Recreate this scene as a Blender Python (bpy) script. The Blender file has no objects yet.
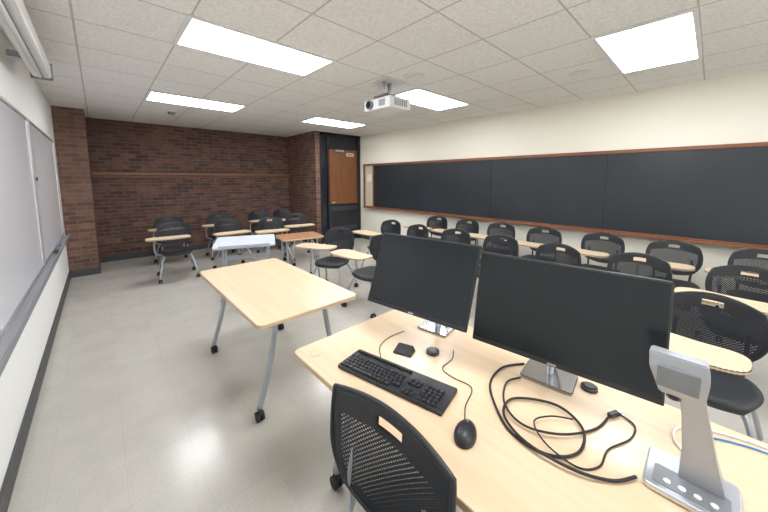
import bpy, bmesh, math, random
from mathutils import Vector, Matrix
random.seed(4)
C=bpy.context.collection
# ---------------------------------------------------------------- materials
def newmat(name):
    m=bpy.data.materials.new(name);m.use_nodes=True
    nt=m.node_tree;b=nt.nodes['Principled BSDF'];return m,nt,b
def N(nt,t,**k):
    n=nt.nodes.new(t)
    for a,v in k.items(): setattr(n,a,v)
    return n
def L(nt,a,b): nt.links.new(a,b)
def math_n(nt,op,a,b=None,c=None):
    n=N(nt,'ShaderNodeMath',operation=op)
    for i,v in enumerate((a,b,c)):
        if v is None: continue
        if isinstance(v,(int,float)): n.inputs[i].default_value=v
        else: L(nt,v,n.inputs[i])
    return n.outputs[0]
def plain(name,col,rough=.5,metal=0,noise=.06,nscale=30,bump=0,coat=0,spec=None):
    m,nt,b=newmat(name)
    tc=N(nt,'ShaderNodeTexCoord');nz=N(nt,'ShaderNodeTexNoise');nz.inputs['Scale'].default_value=nscale;nz.inputs['Detail'].default_value=4
    L(nt,tc.outputs['Object'],nz.inputs['Vector'])
    mx=N(nt,'ShaderNodeMix',data_type='RGBA')
    mx.inputs[6].default_value=(*[c*(1-noise) for c in col],1);mx.inputs[7].default_value=(*[min(1,c*(1+noise)) for c in col],1)
    L(nt,nz.outputs['Fac'],mx.inputs[0]);L(nt,mx.outputs[2],b.inputs['Base Color'])
    b.inputs['Roughness'].default_value=rough;b.inputs['Metallic'].default_value=metal
    if coat: b.inputs['Coat Weight'].default_value=coat
    if spec is not None: b.inputs['Specular IOR Level'].default_value=spec
    if bump:
        bp=N(nt,'ShaderNodeBump');bp.inputs['Strength'].default_value=bump;bp.inputs['Distance'].default_value=.01
        L(nt,nz.outputs['Fac'],bp.inputs['Height']);L(nt,bp.outputs[0],b.inputs['Normal'])
    return m
def wood(name,c1,c2,rough=.35,axis='Y',scale=1.0):
    m,nt,b=newmat(name)
    tc=N(nt,'ShaderNodeTexCoord');mp=N(nt,'ShaderNodeMapping')
    s={'X':(1.2,22,22),'Y':(22,1.2,22),'Z':(22,22,1.2)}[axis]
    mp.inputs['Scale'].default_value=[q*scale for q in s]
    L(nt,tc.outputs['Object'],mp.inputs['Vector'])
    nz=N(nt,'ShaderNodeTexNoise');nz.inputs['Scale'].default_value=1.6;nz.inputs['Detail'].default_value=6;nz.inputs['Distortion'].default_value=.6
    L(nt,mp.outputs[0],nz.inputs['Vector'])
    r=N(nt,'ShaderNodeValToRGB');r.color_ramp.elements[0].position=.3;r.color_ramp.elements[1].position=.7
    r.color_ramp.elements[0].color=(*c1,1);r.color_ramp.elements[1].color=(*c2,1)
    L(nt,nz.outputs['Fac'],r.inputs[0]);L(nt,r.outputs[0],b.inputs['Base Color'])
    b.inputs['Roughness'].default_value=rough
    return m
def brickmat(name,c1,c2,mortar):
    m,nt,b=newmat(name)
    tc=N(nt,'ShaderNodeTexCoord');sx=N(nt,'ShaderNodeSeparateXYZ');L(nt,tc.outputs['Object'],sx.inputs[0])
    cx=N(nt,'ShaderNodeCombineXYZ');L(nt,math_n(nt,'ADD',sx.outputs[0],sx.outputs[1]),cx.inputs[0]);L(nt,sx.outputs[2],cx.inputs[1])
    br=N(nt,'ShaderNodeTexBrick');L(nt,cx.outputs[0],br.inputs['Vector'])
    br.inputs['Scale'].default_value=1;br.inputs['Brick Width'].default_value=.22;br.inputs['Row Height'].default_value=.072
    br.inputs['Mortar Size'].default_value=.008;br.inputs['Mortar Smooth'].default_value=.15;br.inputs['Bias'].default_value=-.1
    br.inputs['Color1'].default_value=(*c1,1);br.inputs['Color2'].default_value=(*c2,1);br.inputs['Mortar'].default_value=(*mortar,1)
    nz=N(nt,'ShaderNodeTexNoise');nz.inputs['Scale'].default_value=7;nz.inputs['Detail'].default_value=5;L(nt,tc.outputs['Object'],nz.inputs['Vector'])
    mx=N(nt,'ShaderNodeMix',data_type='RGBA',blend_type='MULTIPLY');mx.inputs[0].default_value=.6
    r=N(nt,'ShaderNodeValToRGB');r.color_ramp.elements[0].color=(.40,.39,.40,1);r.color_ramp.elements[1].color=(1.35,1.3,1.25,1)
    r.color_ramp.elements[0].position=.25;r.color_ramp.elements[1].position=.8
    L(nt,nz.outputs['Fac'],r.inputs[0]);L(nt,br.outputs['Color'],mx.inputs[6]);L(nt,r.outputs[0],mx.inputs[7])
    L(nt,mx.outputs[2],b.inputs['Base Color']);b.inputs['Roughness'].default_value=.75
    bp=N(nt,'ShaderNodeBump',invert=True);bp.inputs['Strength'].default_value=.6;bp.inputs['Distance'].default_value=.006
    L(nt,br.outputs['Fac'],bp.inputs['Height']);L(nt,bp.outputs[0],b.inputs['Normal'])
    return m
def gridmat(name,col,line,w,hgt,ox,oy,lw,rough,noise_amt,bump=0,nscale=60,lines_bump=0,blotch=0,speck=0):
    m,nt,b=newmat(name)
    tc=N(nt,'ShaderNodeTexCoord');mp=N(nt,'ShaderNodeMapping');mp.inputs['Location'].default_value=(-ox,-oy,0)
    L(nt,tc.outputs['Object'],mp.inputs['Vector'])
    br=N(nt,'ShaderNodeTexBrick');br.offset=0;L(nt,mp.outputs[0],br.inputs['Vector'])
    br.inputs['Scale'].default_value=1;br.inputs['Brick Width'].default_value=w;br.inputs['Row Height'].default_value=hgt
    br.inputs['Mortar Size'].default_value=lw;br.inputs['Mortar Smooth'].default_value=.1
    a=[c*(1-noise_amt) for c in col]
    br.inputs['Color1'].default_value=(*col,1);br.inputs['Color2'].default_value=(*a,1);br.inputs['Mortar'].default_value=(*line,1)
    nz=N(nt,'ShaderNodeTexNoise');nz.inputs['Scale'].default_value=nscale;nz.inputs['Detail'].default_value=6;L(nt,tc.outputs['Object'],nz.inputs['Vector'])
    mx=N(nt,'ShaderNodeMix',data_type='RGBA',blend_type='MULTIPLY');mx.inputs[0].default_value=1
    r=N(nt,'ShaderNodeValToRGB');r.color_ramp.elements[0].position=.35;r.color_ramp.elements[1].position=.6
    k=1-blotch
    r.color_ramp.elements[0].color=(k,k,k,1);r.color_ramp.elements[1].color=(1,1,1,1)
    L(nt,nz.outputs['Fac'],r.inputs[0]);L(nt,br.outputs['Color'],mx.inputs[6]);L(nt,r.outputs[0],mx.inputs[7])
    out=mx.outputs[2]
    if speck:
        n2=N(nt,'ShaderNodeTexNoise');n2.inputs['Scale'].default_value=90;n2.inputs['Detail'].default_value=3;L(nt,tc.outputs['Object'],n2.inputs['Vector'])
        r2=N(nt,'ShaderNodeValToRGB');r2.color_ramp.elements[0].position=.36;r2.color_ramp.elements[1].position=.46
        k=1-speck;r2.color_ramp.elements[0].color=(k,k,k,1);r2.color_ramp.elements[1].color=(1,1,1,1);L(nt,n2.outputs['Fac'],r2.inputs[0])
        m2=N(nt,'ShaderNodeMix',data_type='RGBA',blend_type='MULTIPLY');m2.inputs[0].default_value=1
        L(nt,out,m2.inputs[6]);L(nt,r2.outputs[0],m2.inputs[7]);out=m2.outputs[2]
    L(nt,out,b.inputs['Base Color']);b.inputs['Roughness'].default_value=rough
    if bump:
        bp=N(nt,'ShaderNodeBump');bp.inputs['Strength'].default_value=bump;bp.inputs['Distance'].default_value=.01
        L(nt,nz.outputs['Fac'],bp.inputs['Height']);L(nt,bp.outputs[0],b.inputs['Normal'])
    return m
def perfmat(name,sx_,sz_,rad,handle=None):
    """black plastic with real see-through perforations (pattern in the object's own x/z)"""
    m,nt,b=newmat(name)
    b.inputs['Base Color'].default_value=(.022,.025,.032,1);b.inputs['Roughness'].default_value=.5
    tc=N(nt,'ShaderNodeTexCoord');s=N(nt,'ShaderNodeSeparateXYZ');L(nt,tc.outputs['Object'],s.inputs[0])
    X,Z=s.outputs[0],s.outputs[2]
    def d(off):
        fx=math_n(nt,'SUBTRACT',math_n(nt,'FRACT',math_n(nt,'ADD',math_n(nt,'DIVIDE',X,sx_),10+off)),.5)
        fz=math_n(nt,'SUBTRACT',math_n(nt,'FRACT',math_n(nt,'ADD',math_n(nt,'DIVIDE',Z,sz_),10+off)),.5)
        fx=math_n(nt,'MULTIPLY',fx,sx_);fz=math_n(nt,'MULTIPLY',fz,sz_*1.5)
        return math_n(nt,'SQRT',math_n(nt,'ADD',math_n(nt,'MULTIPLY',fx,fx),math_n(nt,'MULTIPLY',fz,fz)))
    hole=math_n(nt,'LESS_THAN',math_n(nt,'MINIMUM',d(0),d(.5)),rad)
    tr=N(nt,'ShaderNodeBsdfTransparent');mx=N(nt,'ShaderNodeMixShader')
    L(nt,hole,mx.inputs[0]);L(nt,b.outputs[0],mx.inputs[1]);L(nt,tr.outputs[0],mx.inputs[2])
    L(nt,mx.outputs[0],nt.nodes['Material Output'].inputs['Surface'])
    return m
def emis(name,col,st):
    m,nt,b=newmat(name)
    b.inputs['Base Color'].default_value=(*col,1);b.inputs['Emission Color'].default_value=(*col,1);b.inputs['Emission Strength'].default_value=st
    return m

M={}
M['brick']=brickmat('brick_dark',(.088,.040,.031),(.205,.098,.072),(.145,.118,.102))
M['brick2']=brickmat('brick_red',(.135,.063,.045),(.240,.122,.083),(.19,.158,.135))
M['ceil']=gridmat('ceiling_tile',(.89,.882,.86),(.56,.55,.53),.6,.6,.55,.15,.007,.9,.03,bump=.3,nscale=55,blotch=.13)
M['floor']=gridmat('vinyl_floor',(.52,.50,.45),(.455,.437,.39),.305,.305,0,0,.0014,.20,.05,bump=.006,nscale=5,blotch=.06,speck=.10)
M['wallw']=plain('wall_paint_white',(.86,.86,.835),.7,noise=.02,nscale=8)
M['wallc']=plain('wall_paint_cream',(.84,.81,.71),.7,noise=.02,nscale=8)
M['base']=plain('baseboard_rubber',(.06,.06,.065),.5)
M['wb']=plain('whiteboard_surface',(.88,.89,.95),.12,noise=.02,nscale=3,coat=.3)
M['alu']=plain('aluminium',(.55,.56,.58),.35,metal=.9,noise=.03)
M['chrome']=plain('polished_metal',(.66,.67,.70),.16,metal=1,noise=.02)
M['silver']=plain('silver_paint',(.42,.44,.48),.35,metal=.5,noise=.03)
M['chalk']=plain('chalkboard_slate',(.021,.026,.033),.42,noise=.45,nscale=1.6)
M['trimw']=wood('stained_oak_trim',(.17,.062,.028),(.26,.10,.045),.4,'Y')
M['trimx']=wood('stained_oak_rail',(.17,.07,.035),(.25,.105,.05),.4,'X')
M['maple']=wood('maple_laminate',(.66,.485,.315),(.73,.56,.385),.3,'Y',.7)
M['maplex']=wood('maple_tablet',(.67,.51,.34),(.74,.585,.41),.35,'X')
M['edge']=plain('maple_edge',(.60,.43,.27),.4)
M['brownw']=wood('brown_laminate',(.38,.18,.09),(.46,.24,.12),.35,'X')
M['grayl']=plain('gray_laminate',(.60,.64,.71),.3,noise=.02)
M['doorw']=wood('door_oak',(.17,.066,.026),(.25,.10,.042),.4,'Z')
M['blackm']=plain('black_metal',(.012,.013,.016),.35,noise=.1)
M['dglass']=plain('dark_glass',(.02,.022,.028),.08,noise=.1)
M['kick']=plain('kick_plate',(.05,.06,.08),.35,metal=.3)
M['plast']=plain('black_plastic',(.020,.022,.027),.42,noise=.1)
M['seat']=plain('seat_black',(.022,.024,.030),.5,noise=.1)
M['perf']=perfmat('perforated_shell',.018,.016,.0044)
M['screen']=plain('screen_glass',(.010,.014,.017),.25,noise=.15,nscale=2,spec=.4)
M['key']=plain('key_plastic',(.026,.027,.032),.4)
M['rubber']=plain('rubber',(.02,.02,.02),.7)
M['white']=plain('white_plastic',(.78,.78,.78),.4,noise=.02)
M['gray']=plain('gray_plastic',(.20,.21,.23),.45)
M['lens']=plain('lens_glass',(.01,.015,.03),.05)
M['blue']=plain('blue_cable',(.03,.25,.65),.4)
M['sign']=plain('sign_red',(.5,.06,.04),.5)
M['lamp']=emis('troffer_diffuser',(.96,.98,1),19)
M['tan']=plain('tan_panel',(.60,.54,.42),.7)

# ---------------------------------------------------------------- mesh builder
class B:
    def __init__(s,name): s.name=name;s.bm=bmesh.new();s.mats=[]
    def mi(s,k):
        if k not in s.mats: s.mats.append(k)
        return s.mats.index(k)
    def add(s,tb,mat,smooth=False,mtx=None):
        i=s.mi(mat) if mat else None
        if mtx is not None: tb.transform(mtx)
        vm={v:s.bm.verts.new(v.co) for v in tb.verts}
        for f in tb.faces:
            try: nf=s.bm.faces.new([vm[v] for v in f.verts])
            except ValueError: continue
            nf.material_index=i if i is not None else f.material_index
            nf.smooth=smooth or f.smooth
        tb.free()
    def box(s,c,d,mat,bev=0,mtx=None,seg=2,rot=None):
        tb=bmesh.new();bmesh.ops.create_cube(tb,size=1)
        bmesh.ops.scale(tb,vec=d,verts=tb.verts)
        if bev: bmesh.ops.bevel(tb,geom=tb.edges[:],offset=bev,segments=seg,affect='EDGES',profile=.5)
        if rot is not None: tb.transform(rot)
        tb.transform(Matrix.Translation(c));s.add(tb,mat,False,mtx)
    def cyl(s,a,b,r,mat,r2=None,n=16,mtx=None,smooth=True):
        a=Vector(a);b=Vector(b);d=b-a
        tb=bmesh.new();bmesh.ops.create_cone(tb,cap_ends=True,segments=n,radius1=r,radius2=r if r2 is None else r2,depth=d.length)
        for f in tb.faces: f.smooth=smooth and len(f.verts)==4
        q=Vector((0,0,1)).rotation_difference(d.normalized())
        tb.transform(Matrix.Translation((a+b)/2)@q.to_matrix().to_4x4());s.add(tb,mat,False,mtx)
    def tube(s,pts,r,mat,n=10,sub=6,mtx=None,ry=None):
        P=[Vector(p) for p in pts]
        if sub>1 and len(P)>2:
            Q=[]
            for i in range(len(P)-1):
                p0=P[max(i-1,0)];p1=P[i];p2=P[i+1];p3=P[min(i+2,len(P)-1)]
                for k in range(sub):
                    t=k/sub
                    Q.append(.5*((2*p1)+(p2-p0)*t+(2*p0-5*p1+4*p2-p3)*t*t+(3*p1-p0-3*p2+p3)*t**3))
            Q.append(P[-1]);P=Q
        tb=bmesh.new();rings=[];up=None
        for i,p in enumerate(P):
            t=(P[min(i+1,len(P)-1)]-P[max(i-1,0)]).normalized()
            if up is None: up=Vector((0,0,1)) if abs(t.z)<.9 else Vector((1,0,0))
            u=(up-t*up.dot(t)).normalized();w=t.cross(u);up=u
            rr=r(i/(len(P)-1)) if callable(r) else r
            r2=ry or rr
            rings.append([tb.verts.new(p+u*(math.cos(2*math.pi*k/n)*r2)+w*(math.sin(2*math.pi*k/n)*rr)) for k in range(n)])
        for a,b in zip(rings,rings[1:]):
            for k in range(n):
                f=tb.faces.new((a[k],a[(k+1)%n],b[(k+1)%n],b[k]));f.smooth=True
        tb.faces.new(rings[0][::-1]);tb.faces.new(rings[-1]);s.add(tb,mat,False,mtx)
    def prism(s,poly,z0,z1,mat,side=None,bev=.004,mtx=None):
        """polygon (x,y) extruded in z"""
        tb=bmesh.new();v0=[tb.verts.new((x,y,z0)) for x,y in poly];v1=[tb.verts.new((x,y,z1)) for x,y in poly]
        a=s.mi(mat);b_=s.mi(side or mat)
        f=tb.faces.new(v1);f.material_index=a;f=tb.faces.new(v0[::-1]);f.material_index=b_
        n=len(poly)
        for i in range(n):
            f=tb.faces.new((v0[i],v0[(i+1)%n],v1[(i+1)%n],v1[i]));f.material_index=b_
        bmesh.ops.recalc_face_normals(tb,faces=tb.faces[:])
        if bev:
            e=[e for e in tb.edges if abs(e.verts[0].co.z-e.verts[1].co.z)<1e-6]
            bmesh.ops.bevel(tb,geom=e,offset=bev,segments=2,affect='EDGES',profile=.5)
        s.add(tb,None,False,mtx)
    def finish(s,loc=(0,0,0),rot=0):
        me=bpy.data.meshes.new(s.name)
        bmesh.ops.recalc_face_normals(s.bm,faces=s.bm.faces[:])
        s.bm.to_mesh(me);s.bm.free()
        for k in s.mats: me.materials.append(M[k])
        return place(s.name,me,loc,rot)
def place(name,me,loc,rot=0):
    o=bpy.data.objects.new(name,me);C.objects.link(o);o.location=loc;o.rotation_euler=(0,0,rot);return o
def rrect(x0,x1,y0,y1,r,n=6):
    P=[]
    for cx,cy,a in ((x1-r,y1-r,0),(x0+r,y1-r,90),(x0+r,y0+r,180),(x1-r,y0+r,270)):
        for k in range(n+1):
            t=math.radians(a+90*k/n);P.append((cx+r*math.cos(t),cy+r*math.sin(t)))
    return P

# ---------------------------------------------------------------- room
XL,XR,YB,YF,ZC=-.45,5.15,7.9,-2.4,2.72
PX,YD=3.79,6.43
def slab(name,x0,x1,y0,y1,z0,z1,mat,bev=0):
    b=B(name);b.box(((x0+x1)/2,(y0+y1)/2,(z0+z1)/2),(x1-x0,y1-y0,z1-z0),mat,bev);return b.finish()
slab('floor',XL-.15,XR+.15,YF-.15,YB+.15,-.1,0,'floor')
slab('ceiling',XL-.15,XR+.15,YF-.15,YB+.15,ZC,ZC+.1,'ceil')
slab('wall_left',XL-.12,XL,YF-.12,YB+.12,0,ZC,'wallw')
slab('wall_right',XR,XR+.12,YF-.12,YB+.12,0,ZC,'wallc')
slab('wall_back',XL,XR,YB,YB+.12,0,ZC,'brick')
slab('wall_front',XL,XR,YF-.12,YF,0,ZC,'wallw')
slab('wall_pier_left',XL,-.09,7.0,YB,0,ZC,'brick2')
slab('wall_pier_right',PX,PX+.11,YD,YB,0,ZC,'brick2')
slab('baseboard_left',XL,XL+.015,YF,7.0,0,.115,'base',.003)
slab('baseboard_back',-.09,PX,YB-.015,YB,0,.11,'base',.003)
b=B('baseboard_pier');b.box((-.2625,6.993,.055),(.36,.014,.11),'base');b.box((-.083,7.44,.055),(.014,.9,.11),'base')
b.box((PX+.055,YD-.007,.055),(.11,.014,.11),'base');b.box((PX-.007,(YD+YB)/2,.055),(.014,YB-YD,.11),'base');b.finish()
slab('baseboard_right',XR-.015,XR,YF,YD,0,.11,'base',.003)
# wooden rail shelf on brick wall
b=B('trim_rail');b.box((1.85,YB-.06,1.70),(3.86,.12,.05),'trimx',.005);b.box((1.85,YB-.015,1.665),(3.86,.03,.09),'trimx',.004);b.finish()
# door group (black steel screen with oak leaf)
b=B('door_1');y=YD+.06;x0=PX+.12;xc=(x0+XR)/2;dw=XR-x0
b.box((xc,y+.05,ZC/2),(dw,.06,ZC),'blackm')
for x,w_ in ((x0+.03,.06),(x0+.24,.05),(XR-.05,.09)): b.box((x,y,ZC/2),(w_,.10,ZC),'blackm',.004)
b.box((xc,y,2.69),(dw-.02,.10,.06),'blackm',.004);b.box((xc+.1,y,2.36),(dw-.25,.10,.06),'blackm',.004)
b.box((x0+.135,y+.012,1.35),(.16,.01,2.5),'dglass');b.box((4.62,y+.012,2.54),(.96,.01,.28),'dglass')
b.box((4.62,y+.0,1.63),(.92,.045,1.40),'doorw',.003)
b.box((4.62,y+.0,.48),(.92,.045,.92),'kick',.003)
b.box((4.62,y-.026,.17),(.82,.008,.24),'blackm');b.box((4.62,y-.026,.60),(.78,.008,.40),'blackm')
b.cyl((4.23,y-.02,1.02),(4.23,y-.08,1.02),.012,'chrome');b.cyl((4.23,y-.08,1.02),(4.35,y-.08,1.02),.011,'chrome')
b.box((4.62,y-.03,.94),(.90,.02,.05),'blackm',.004)
b.box((4.82,y-.028,2.22),(.22,.008,.08),'white');b.box((4.82,y-.034,2.22),(.17,.006,.035),'sign')
b.box((4.47,y-.05,2.30),(.26,.06,.05),'alu',.006)
b.finish()
# chalkboard on right wall
b=B('chalkboard');z0,z1=.90,1.94;XW=XR-.004
seams=[5.85,4.45,2.68,1.0,-.72,-2.3]
for a,c in zip(seams,seams[1:]): b.box((XW-.022,(a+c)/2,(z0+z1)/2),(.03,a-c-.006,z1-z0),'chalk',.002)
b.box((XW-.008,1.775,(z0+z1)/2),(.012,8.15,z1-z0),'alu')
b.box((XW-.025,1.96,z1+.02),(.05,8.6,.045),'trimw',.004)
b.box((XW-.025,1.96,z0-.022),(.05,8.6,.045),'trimw',.004)
b.box((XW-.055,1.96,z0-.035),(.11,8.5,.016),'trimw',.004)
b.box((XW-.025,6.24,(z0+z1)/2),(.05,.045,z1-z0),'trimw',.004);b.box((XW-.025,5.88,(z0+z1)/2),(.045,.035,z1-z0),'trimw',.004)
b.box((XW-.012,6.05,(z0+z1)/2),(.02,.32,z1-z0),'tan')
b.box((XW-.03,6.05,1.62),(.03,.14,.18),'white',.005)
b.finish()
# whiteboards on left wall
b=B('whiteboard');x=XL+.003
for y0,y1 in ((1.6,4.18),(4.20,6.3)):
    ym,yl=(y0+y1)/2,y1-y0
    b.box((x+.012,ym,1.46),(.02,yl,1.30),'wb')
    b.box((x+.016,ym,2.12),(.03,yl,.025),'alu',.003);b.box((x+.016,ym,.80),(.03,yl,.025),'alu',.003)
    for yy in (y0+.01,y1-.01): b.box((x+.016,yy,1.46),(.03,.022,1.32),'alu',.003)
b.box((x+.045,3.95,.785),(.085,4.7,.018),'alu',.004);b.box((x+.088,3.95,.80),(.01,4.7,.035),'gray',.002)
b.box((x+.05,4.9,.803),(.03,.13,.02),'plast',.004);b.cyl((x+.05,5.3,.802),(x+.05,5.43,.802),.008,'blue')
b.box((x+.026,4.35,1.60),(.012,.05,.03),'plast',.003)
b.finish()
# projection screen case high on left wall
b=B('projection_screen_case')
b.box((-.30,2.6,2.56),(.12,3.1,.13),'white',.02);b.box((-.30,2.6,2.488),(.03,3.0,.02),'gray')
for yy in (1.4,3.8): b.box((-.398,yy,2.57),(.096,.04,.05),'alu')
b.cyl((-.30,1.2,2.475),(-.30,4.0,2.475),.012,'white')
for yy in (1.04,4.16): b.box((-.30,yy,2.56),(.14,.025,.15),'gray',.008)
b.finish()
# ceiling lights
def troffer():
    b=B('ceiling_light')
    b.box((0,0,-.006),(1.14,.54,.010),'lamp')
    for sx in (-1,1): b.box((sx*.585,0,-.008),(.03,.60,.016),'white',.003)
    for sy in (-1,1): b.box((0,sy*.285,-.008),(1.14,.03,.016),'white',.003)
    return b
t0=troffer().finish((1.13,2.82,ZC))
for x,y in ((1.15,5.25),(3.55,5.25),(3.55,2.85),(3.55,.45),(1.15,.45),(1.15,-1.9),(3.55,-1.9)): place('ceiling_light',t0.data,(x,y,ZC))
b=B('smoke_detector');b.cyl((0,0,0),(0,0,-.02),.075,'white',n=28);b.cyl((0,0,-.02),(0,0,-.055),.062,'gray',r2=.045,n=28);b.finish((.97,6.2,ZC))
for x,y in ((2.62,2.33),(3.85,1.05)):
    b=B('ceiling_speaker');b.cyl((0,0,0),(0,0,-.008),.115,'white',n=32);b.cyl((0,0,-.008),(0,0,-.012),.098,'ceil',n=32);b.finish((x,y,ZC))
# projector
b=B('ceiling_projector')
b.box((0,0,-.006),(.30,.30,.012),'white',.003)
for sx in (-.05,.05): b.cyl((sx,0,-.01),(sx,0,-.17),.014,'alu')
b.box((0,0,-.175),(.24,.20,.02),'gray',.004)
for sx in (-1,1):
    for sy in (-1,1): b.cyl((sx*.11,sy*.08,-.175),(sx*.13,sy*.10,-.215),.008,'gray',n=8)
b.box((0,0,-.275),(.34,.44,.125),'white',.018)
b.cyl((-.165,.10,-.275),(-.20,.10,-.275),.05,'gray',n=24);b.cyl((-.199,.10,-.275),(-.205,.10,-.275),.038,'lens',n=24)
for k in range(6): b.box((-.171,-.05-.018*k,-.275),(.006,.008,.07),'gray')
for k in range(7): b.box((-.09+.03*k,-.221,-.275),(.014,.006,.07),'gray')
b.tube([(.02,.02,-.01),(.08,.06,-.07),(.06,.1,-.14),(.12,.14,-.2)],.005,'rubber')
b.finish((2.53,2.66,ZC))

# ---------------------------------------------------------------- furniture
def caster(b,x,y,mtx=None,r=.032,wm='rubber'):
    b.cyl((x,y,r*2+.005),(x,y,r*2+.03),.009,'alu',n=10,mtx=mtx)
    b.box((x,y,r*1.75),(.022,.04,.03),'plast',.004,mtx=mtx)
    for sx in (-.014,.014): b.cyl((x+sx-.009,y,r),(x+sx+.009,y,r),r,wm,n=18,mtx=mtx)
# training table with V legs
def table(name,w,l,h,top,edge,loc,rot=0,r=.05,legin=.16,slim=False):
    b=B(name);ft=w/2-.05
    b.prism(rrect(-w/2,w/2,-l/2,l/2,r),h-.028,h,top,edge,bev=.005)
    for sy in (-1,1):
        yy=sy*(l/2-legin)
        b.box((0,yy,h-.045),(w*.62,.05,.034),'silver',.006)
        for sx in (-1,1):
            b.tube([(sx*w*.25,yy,h-.05),(sx*w*.27,yy,h-.16),(sx*w*.32,yy,h*.5),(sx*ft,yy,.085)],.019 if not slim else .014,'silver')
            caster(b,sx*ft,yy)
    b.box((0,0,h-.06),(.03,l-2*legin,.03),'silver',.004)
    return b.finish(loc,rot)
table('training_table',.74,1.47,.74,'maple','edge',(.995,2.48,0),legin=.19)
table('side_table',.50,.62,.74,'brownw','edge',(2.2,4.26,0),math.radians(80),slim=True,legin=.08)
# grey slanted-top lectern table
b=B('lectern_table')
R=Matrix.Translation((0,0,.76))@Matrix.Rotation(math.radians(5),4,'X')
b.prism(rrect(-.37,.37,-.27,.27,.04),-.012,.012,'grayl','silver',mtx=R)
b.box((0,-.262,.02),(.60,.012,.02),'silver',.003,mtx=R)
for sx in (-1,1):
    b.tube([(sx*.28,.02,.74),(sx*.28,.02,.5),(sx*.28,.02,.11)],.02,'silver')
    b.box((sx*.28,0,.10),(.045,.46,.035),'silver',.008)
    for sy in (-1,1): caster(b,sx*.28,sy*.20)
b.box((0,.02,.55),(.56,.02,.05),'silver',.004)
b.finish((1.40,4.24,0),math.radians(-22))

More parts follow.
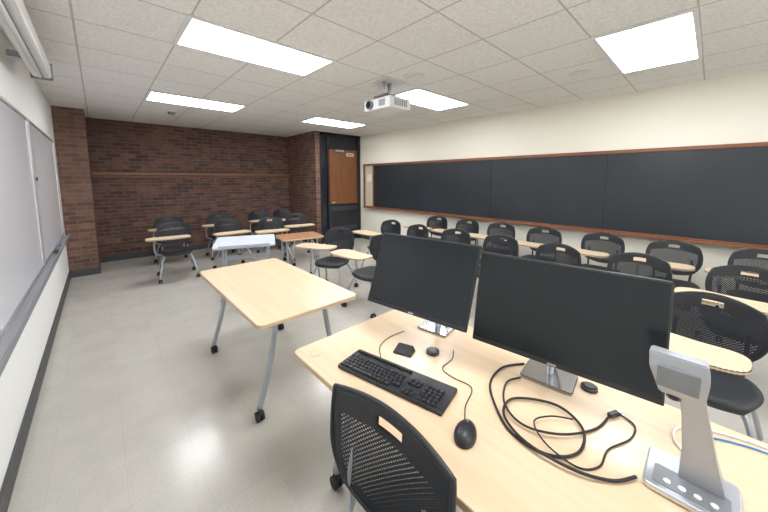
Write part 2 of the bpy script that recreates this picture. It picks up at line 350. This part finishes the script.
# chair
def chair_mesh(name,tablet=True,lift=0,W=.235,wrap=1.25,sq=(.30,.36)):
    b=B(name)
    # back shell
    nu,nv=28,20;H=.185+lift/2;zc=.675+lift/2
    def P(u,v,off):
        kx=sq[0] if v>0 else .45
        x=u*W*math.sqrt(1-kx*v*v)*(1+.05*v);z=zc+v*H*math.sqrt(1-(sq[1] if v>0 else .36)*u*u)
        z+= .012*math.cos(u*math.pi/2) if v>0 else 0
        y=.262+(z-.675)*.09-x*x*wrap+off
        return (x,y,z)
    tb=bmesh.new();g=[]
    for off in (0,.009):
        g.append([[tb.verts.new(P(-1+2*i/nu,-1+2*j/nv,off)) for i in range(nu+1)] for j in range(nv+1)])
    mp,mk=b.mi('perf'),b.mi('plast')
    for s_,G in enumerate(g):
        for j in range(nv):
            for i in range(nu):
                # moulded hand-hold opening near the top
                uu=-1+2*(i+.5)/nu;vv=-1+2*(j+.5)/nv
                if abs(uu)<.24 and .62<vv<.80: continue
                q=(G[j][i],G[j][i+1],G[j+1][i+1],G[j+1][i])
                f=tb.faces.new(q if s_==0 else q[::-1]);f.smooth=True
                f.material_index=mp if (2<=i<nu-2 and 2<=j<nv-5) else mk
    A,D=g
    def side(a0,a1,c0,c1):
        f=tb.faces.new((a0,a1,c1,c0));f.material_index=mk
    for i in range(nu):
        side(A[0][i+1],A[0][i],D[0][i+1],D[0][i]);side(A[nv][i],A[nv][i+1],D[nv][i],D[nv][i+1])
    for j in range(nv):
        side(A[j][0],A[j+1][0],D[j][0],D[j+1][0]);side(A[j+1][nu],A[j][nu],D[j+1][nu],D[j][nu])
    b.add(tb,None)
    rim=[P(u,v,.0045) for u,v in [(-1+2*i/nu,1) for i in range(nu+1)]+[(1,1-2*j/nv) for j in range(1,nv+1)]+[(1-2*i/nu,-1) for i in range(1,nu+1)]+[(-1,-1+2*j/nv) for j in range(1,nv+1)]]
    b.tube(rim,.0085,'plast',n=8,sub=1)
    # seat
    tb=bmesh.new();n=14;top=[];bot=[]
    for j in range(n+1):
        r1=[];r2=[]
        for i in range(n+1):
            u=-1+2*i/n;v=-1+2*j/n
            x=u*.235*math.sqrt(1-.38*v*v);y=v*.225*math.sqrt(1-.38*u*u)-.01
            e=max(abs(u),abs(v))
            z=.455-.022*(1-u*u)*(1-v*v)-(.02*max(0,-v)**3)
            r1.append(tb.verts.new((x,y,z-(.012 if e==1 else 0))));r2.append(tb.verts.new((x*.93,y*.93,z-.042)))
        top.append(r1);bot.append(r2)
    for j in range(n):
        for i in range(n):
            tb.faces.new((top[j][i],top[j][i+1],top[j+1][i+1],top[j+1][i])).smooth=True
            tb.faces.new((bot[j][i],bot[j+1][i],bot[j+1][i+1],bot[j][i+1])).smooth=True
    for i in range(n):
        tb.faces.new((top[0][i+1],top[0][i],bot[0][i],bot[0][i+1]));tb.faces.new((top[n][i],top[n][i+1],bot[n][i+1],bot[n][i]))
        tb.faces.new((top[i][0],top[i+1][0],bot[i+1][0],bot[i][0]));tb.faces.new((top[i+1][n],top[i][n],bot[i][n],bot[i+1][n]))
    b.add(tb,'seat')
    # back uprights joining seat and shell
    um='plast' if tablet else 'silver'
    for sx in (-1,1):
        b.tube([(sx*.14,.05,.405),(sx*.15,.18,.405),(sx*.155,.245,.45),(sx*.16,.245,.56),(sx*.155,.262,.68)],.012,um,n=8)
    # under frame + legs
    b.box((0,0,.395),(.20,.20,.03),'gray',.008)
    for sx in (-1,1):
        for ye,yt in ((-.26,-.10),(.24,.08)):
            b.tube([(sx*.06,yt*.6,.39),(sx*.16,yt*1.2,.385),(sx*.205,yt*1.5+ (ye-yt)*.15,.30),(sx*.235,ye*.92,.16),(sx*.25,ye,.085)],.0135,'silver',n=10)
            caster(b,sx*.25,ye,r=.028)
    if tablet:
        b.tube([(-.10,.0,.40),(-.24,.0,.40),(-.285,-.01,.46),(-.285,-.03,.60),(-.25,-.12,.668),(-.16,-.20,.675)],.014,'silver')
        b.cyl((-.16,-.20,.665),(-.16,-.20,.685),.045,'gray')
        pts=[]
        for k in range(40):
            t=2*math.pi*k/40;c,s_=math.cos(t),math.sin(t)
            x=.29*math.copysign(abs(c)**.55,c);y=.155*math.copysign(abs(s_)**.6,s_)
            if y>0: y-= .035*math.exp(-((x-.08)/.14)**2)
            pts.append((x-.11,y-.26))
        b.prism(pts,.685,.703,'maplex','edge',bev=.004)
    return b
ch=chair_mesh('tablet_arm_chair').finish((0,0,-50));CM=ch.data;bpy.data.objects.remove(ch)
def chair(x,y,deg):
    """x,y = point under the top of the back rest, facing local -Y"""
    a=math.radians(deg);d=.285
    place('tablet_arm_chair',CM,(x+math.sin(a)*d,y-math.cos(a)*d,0),a)
for x,y,a in [(.88,6.19,-4),(.95,7.26,3),(1.66,6.02,5),(1.82,7.15,-3),(2.34,5.72,-6),(2.65,7.2,4),(3.0,5.96,-8),(3.15,7.0,0)]: chair(x,y,a)
for x,y,a in [(2.62,3.74,-62),(2.72,2.85,-84),
  (3.80,3.82,-88),(3.72,3.12,-95),(3.8,2.48,-86),(3.83,1.81,-92),(3.74,1.10,-97),(3.84,.43,-88),(3.92,-.27,-92),
  (4.87,3.62,-88),(4.88,2.95,-92),(4.9,2.33,-90),(4.88,1.66,-86),(4.9,.93,-92),(4.9,.25,-88),(4.92,-.42,-91),
  (2.80,-.06,-94)]: chair(x,y,a)
b=chair_mesh('instructor_chair',False,lift=.0,W=.25,wrap=.55,sq=(.10,.10));b.finish((.625-.285,.625,0),math.radians(-88))

# ---------------------------------------------------------------- instructor desk
DZ=.745
b=B('instructor_desk')
b.prism(rrect(.65,1.53,-.60,1.37,.035),DZ-.03,DZ-.0005,'maple','edge',bev=.004)
for yy in (-.45,1.22):
    b.tube([(.95,yy,DZ-.04),(.90,yy,.4),(.80,yy,.085)],.022,'silver');b.tube([(1.23,yy,DZ-.04),(1.28,yy,.4),(1.38,yy,.085)],.022,'silver')
    b.box((1.09,yy,DZ-.045),(.50,.05,.03),'silver',.005)
    caster(b,.80,yy);caster(b,1.38,yy)
b.box((1.30,.385,DZ-.2),(.018,1.55,.30),'gray',.003)
b.cyl((.72,1.27,DZ-.001),(.72,1.27,DZ+.001),.028,'edge',n=24);b.cyl((.72,1.27,DZ+.001),(.72,1.27,DZ+.0016),.023,'maple',n=24)
b.finish()
def monitor(base,center,w,h,rotdeg,tilt,bw=.24,bd=.17):
    b=B('computer_monitor');a=math.radians(rotdeg)
    loc=Matrix.Rotation(-a,3,'Z')@(Vector(center)-Vector(base))
    T=Matrix.Translation(loc)@Matrix.Rotation(-math.radians(tilt),4,'X')
    b.box((0,.009,0),(w,.022,h),'plast',.004,mtx=T)
    b.box((0,.035,-.01),(w*.62,.035,h*.60),'plast',.014,mtx=T)
    b.box((0,-.0025,.006),(w-.014,.003,h-.030),'screen',mtx=T)
    b.box((0,-.003,-h/2+.008),(.03,.002,.006),'alu',mtx=T)
    b.box((0,.062,0),(.13,.03,.13),'silver',.006,mtx=T)
    p=T@Vector((0,.075,0))
    b.prism(rrect(-bw/2,bw/2,-bd/2,bd/2,.012),0,.010,'chrome',bev=.003)
    b.tube([(0,.03,.008),(p.x*.3,.03+(p.y-.03)*.3,p.z*.45),(p.x*.8,.03+(p.y-.03)*.8,p.z*.85),(p.x,p.y,p.z+.03)],.028,'silver',n=14,ry=.012)
    b.tube([(0,.06,.20),(.03,.09,.12),(.0,.10,.03),(-.05,.12,.008)],.004,'rubber')
    return b.finish(base,a)
monitor((1.37,.42,DZ),(1.255,.372,1.078),.64,.395,-83.5,10,bw=.20,bd=.15)
monitor((1.36,1.02,DZ),(1.17,.99,1.107),.58,.395,-81.7,23,bw=.18,bd=.13)
# keyboard
b=B('computer_keyboard')
b.prism(rrect(-.255,.255,-.08,.08,.008),0,.016,'plast',bev=.003)
def key(x,y,w,d=.0165): b.box((x,y,.020),(w,d,.010),'key',.002,seg=1)
p=.0195
for r in range(5):
    y=-.062+r*p
    if r==0:
        x=-.245
        for w in (.026,.02,.02,.11,.02,.02,.02,.026):
            key(x+w/2,y,w-.003);x+=w
    else:
        off=[0,.014,.008,.003,0][r];x=-.245
        if off: key(x+(off+p*.8)/2,y,off+p*.8-.003);x+=off+p*.8
        while x<.045: key(x+p/2,y,p-.003);x+=p
for k in range(15): key(-.235+k*.0202,.058,.0165,.012)
for r in range(5):
    for k in range(3): 
        if r in (0,3,4) or (r==1 and k==1): key(.082+k*p,-.062+r*p,p-.003)
    for k in range(4): key(.155+k*p,-.062+r*p,p-.003)
kb=b.finish((.868,.868,DZ),math.radians(-77.5))
# mouse
def mouse(loc,rot,name='computer_mouse'):
    b=B(name);tb=bmesh.new();bmesh.ops.create_uvsphere(tb,u_segments=24,v_segments=14,radius=1)
    for v in tb.verts:
        x,y,z=v.co;z=max(z,-.25)
        v.co=(x*.036*(1-.12*y),y*.060,(z+.25)*.030*(1-.18*y))
    for f in tb.faces:f.smooth=True
    b.add(tb,'plast',True);b.box((0,.030,.030),(.007,.016,.006),'gray',.002)
    return b.finish(loc,rot)
mouse((.84,.50,DZ),math.radians(-70))
# cables
def cable(name,pts,r,mat='rubber'):
    b=B(name);b.tube([(x,y,DZ+r+.001+z) for x,y,z in pts],r,mat,n=8,sub=8);return b.finish()
cable('mouse_cable',[(.87,.52,.004),(.95,.57,0),(1.06,.61,0),(1.06,.70,0),(1.08,.77,0),(1.17,.78,0),(1.24,.82,0)],.002)
cable('keyboard_cable',[(.93,1.02,0),(1.0,1.1,0),(1.10,1.13,0),(1.20,1.12,0)],.002)
cable('video_cable',[(1.38,.53,0),(1.28,.585,0),(1.14,.57,0),(1.02,.48,0),(.955,.39,0),(.96,.28,0),(1.04,.22,0),(1.15,.24,.004),(1.20,.34,.004),(1.12,.46,.004),(1.01,.45,.008),(.945,.35,.01),(.95,.22,.008),(1.0,.13,.002),(1.065,.085,.002)],.0045)
cable('video_cable',[(1.27,.50,0),(1.18,.52,.009),(1.06,.47,.009),(1.01,.38,.009),(1.06,.28,.009),(1.18,.21,.0),(1.28,.19,0)],.0038)
cable('charging_cable',[(1.33,.17,0),(1.30,.12,0),(1.22,.12,0),(1.12,.16,0),(1.03,.165,.0),(.98,.21,.0),(.985,.30,.012),(1.05,.36,.012),(1.12,.33,.010),(1.16,.27,.012)],.0028)
b=B('cable_plug');b.box((0,0,.008),(.045,.018,.014),'plast',.003);b.box((.028,0,.008),(.014,.012,.008),'alu');b.finish((1.305,.18,DZ),math.radians(-25))
b=B('webcam_stand');tb=bmesh.new()
vs=[(-.05,-.035,0),(.05,-.035,0),(.05,.035,0),(-.05,.035,0),(-.045,-.03,.008),(.045,-.03,.008),(.04,.03,.03),(-.04,.03,.03)]
V=[tb.verts.new(q) for q in vs]
for q in ((3,2,1,0),(4,5,6,7),(0,1,5,4),(1,2,6,5),(2,3,7,6),(3,0,4,7)): tb.faces.new([V[i] for i in q])
bmesh.ops.bevel(tb,geom=tb.edges[:],offset=.004,segments=2,affect='EDGES');b.add(tb,'plast');b.finish((1.05,.98,DZ),math.radians(-70))
b=B('conference_microphone');b.cyl((0,0,0),(0,0,.012),.032,'plast',n=28);b.cyl((0,0,.012),(0,0,.022),.026,'gray',r2=.015,n=28);b.finish((1.15,.88,DZ))
b=B('cable_puck');b.cyl((0,0,0),(0,0,.012),.030,'plast',n=28);b.cyl((0,0,.012),(0,0,.018),.026,'plast',r2=.018,n=28);b.finish((1.41,.28,DZ))
# document camera
b=B('document_camera')
b.prism(rrect(-.085,.085,-.095,.095,.02),0,.018,'silver','chrome',bev=.005)
b.prism(rrect(-.065,.01,-.075,.075,.008),.0182,.0195,'gray',bev=0)
for k in range(4): b.cyl((-.045,-.045+k*.03,.019),(-.045,-.045+k*.03,.023),.008,'white',n=14)
def loft(prof,mat):
    tb=bmesh.new();rings=[]
    for x,y,z,hx,hy in prof: rings.append([tb.verts.new((x+sx*hx,y+sy*hy,z)) for sx,sy in ((-1,-1),(1,-1),(1,1),(-1,1))])
    for a_,c_ in zip(rings,rings[1:]):
        for k in range(4): tb.faces.new((a_[k],a_[(k+1)%4],c_[(k+1)%4],c_[k]))
    tb.faces.new(rings[0][::-1]);tb.faces.new(rings[-1]);bmesh.ops.bevel(tb,geom=tb.edges[:],offset=.004,segments=2,affect='EDGES')
    b.add(tb,mat)
loft([(.03,-.02,.016,.032,.045),(.03,-.01,.10,.025,.034),(.025,.005,.20,.018,.027),(.015,.02,.29,.016,.026)],'silver')
loft([(-.005,.035,.26,.022,.045),(-.01,.045,.33,.026,.060),(-.012,.05,.375,.022,.058)],'silver')
b.box((-.038,.045,.315),(.008,.085,.06),'gray',.003)
b.cyl((-.012,.05,.262),(-.012,.05,.25),.016,'lens',n=20)
b.finish((1.14,-.022,DZ),math.radians(0))
cable('network_cable',[(1.22,-.10,0),(1.30,-.05,0),(1.40,-.04,0),(1.46,-.15,0),(1.47,-.3,0)],.003,'blue')
cable('power_cable',[(1.22,-.06,0),(1.32,.02,0),(1.42,0,0),(1.49,-.15,0),(1.49,-.4,0)],.003,'white')

# ---------------------------------------------------------------- world, camera
w=bpy.data.worlds.new('world');bpy.context.scene.world=w;w.use_nodes=True
w.node_tree.nodes['Background'].inputs[0].default_value=(.9,.95,1,1);w.node_tree.nodes['Background'].inputs[1].default_value=.3
cam=bpy.data.cameras.new('camera');o=bpy.data.objects.new('camera',cam);C.objects.link(o)
o.location=(0,0,1.6);o.rotation_euler=(math.pi/2-math.radians(6.0),0,-math.radians(43))
cam.sensor_width=36;cam.lens=305/768*36;cam.shift_y=-45/768;cam.clip_start=.02
bpy.context.scene.camera=o
bpy.context.scene.view_settings.view_transform='Standard'
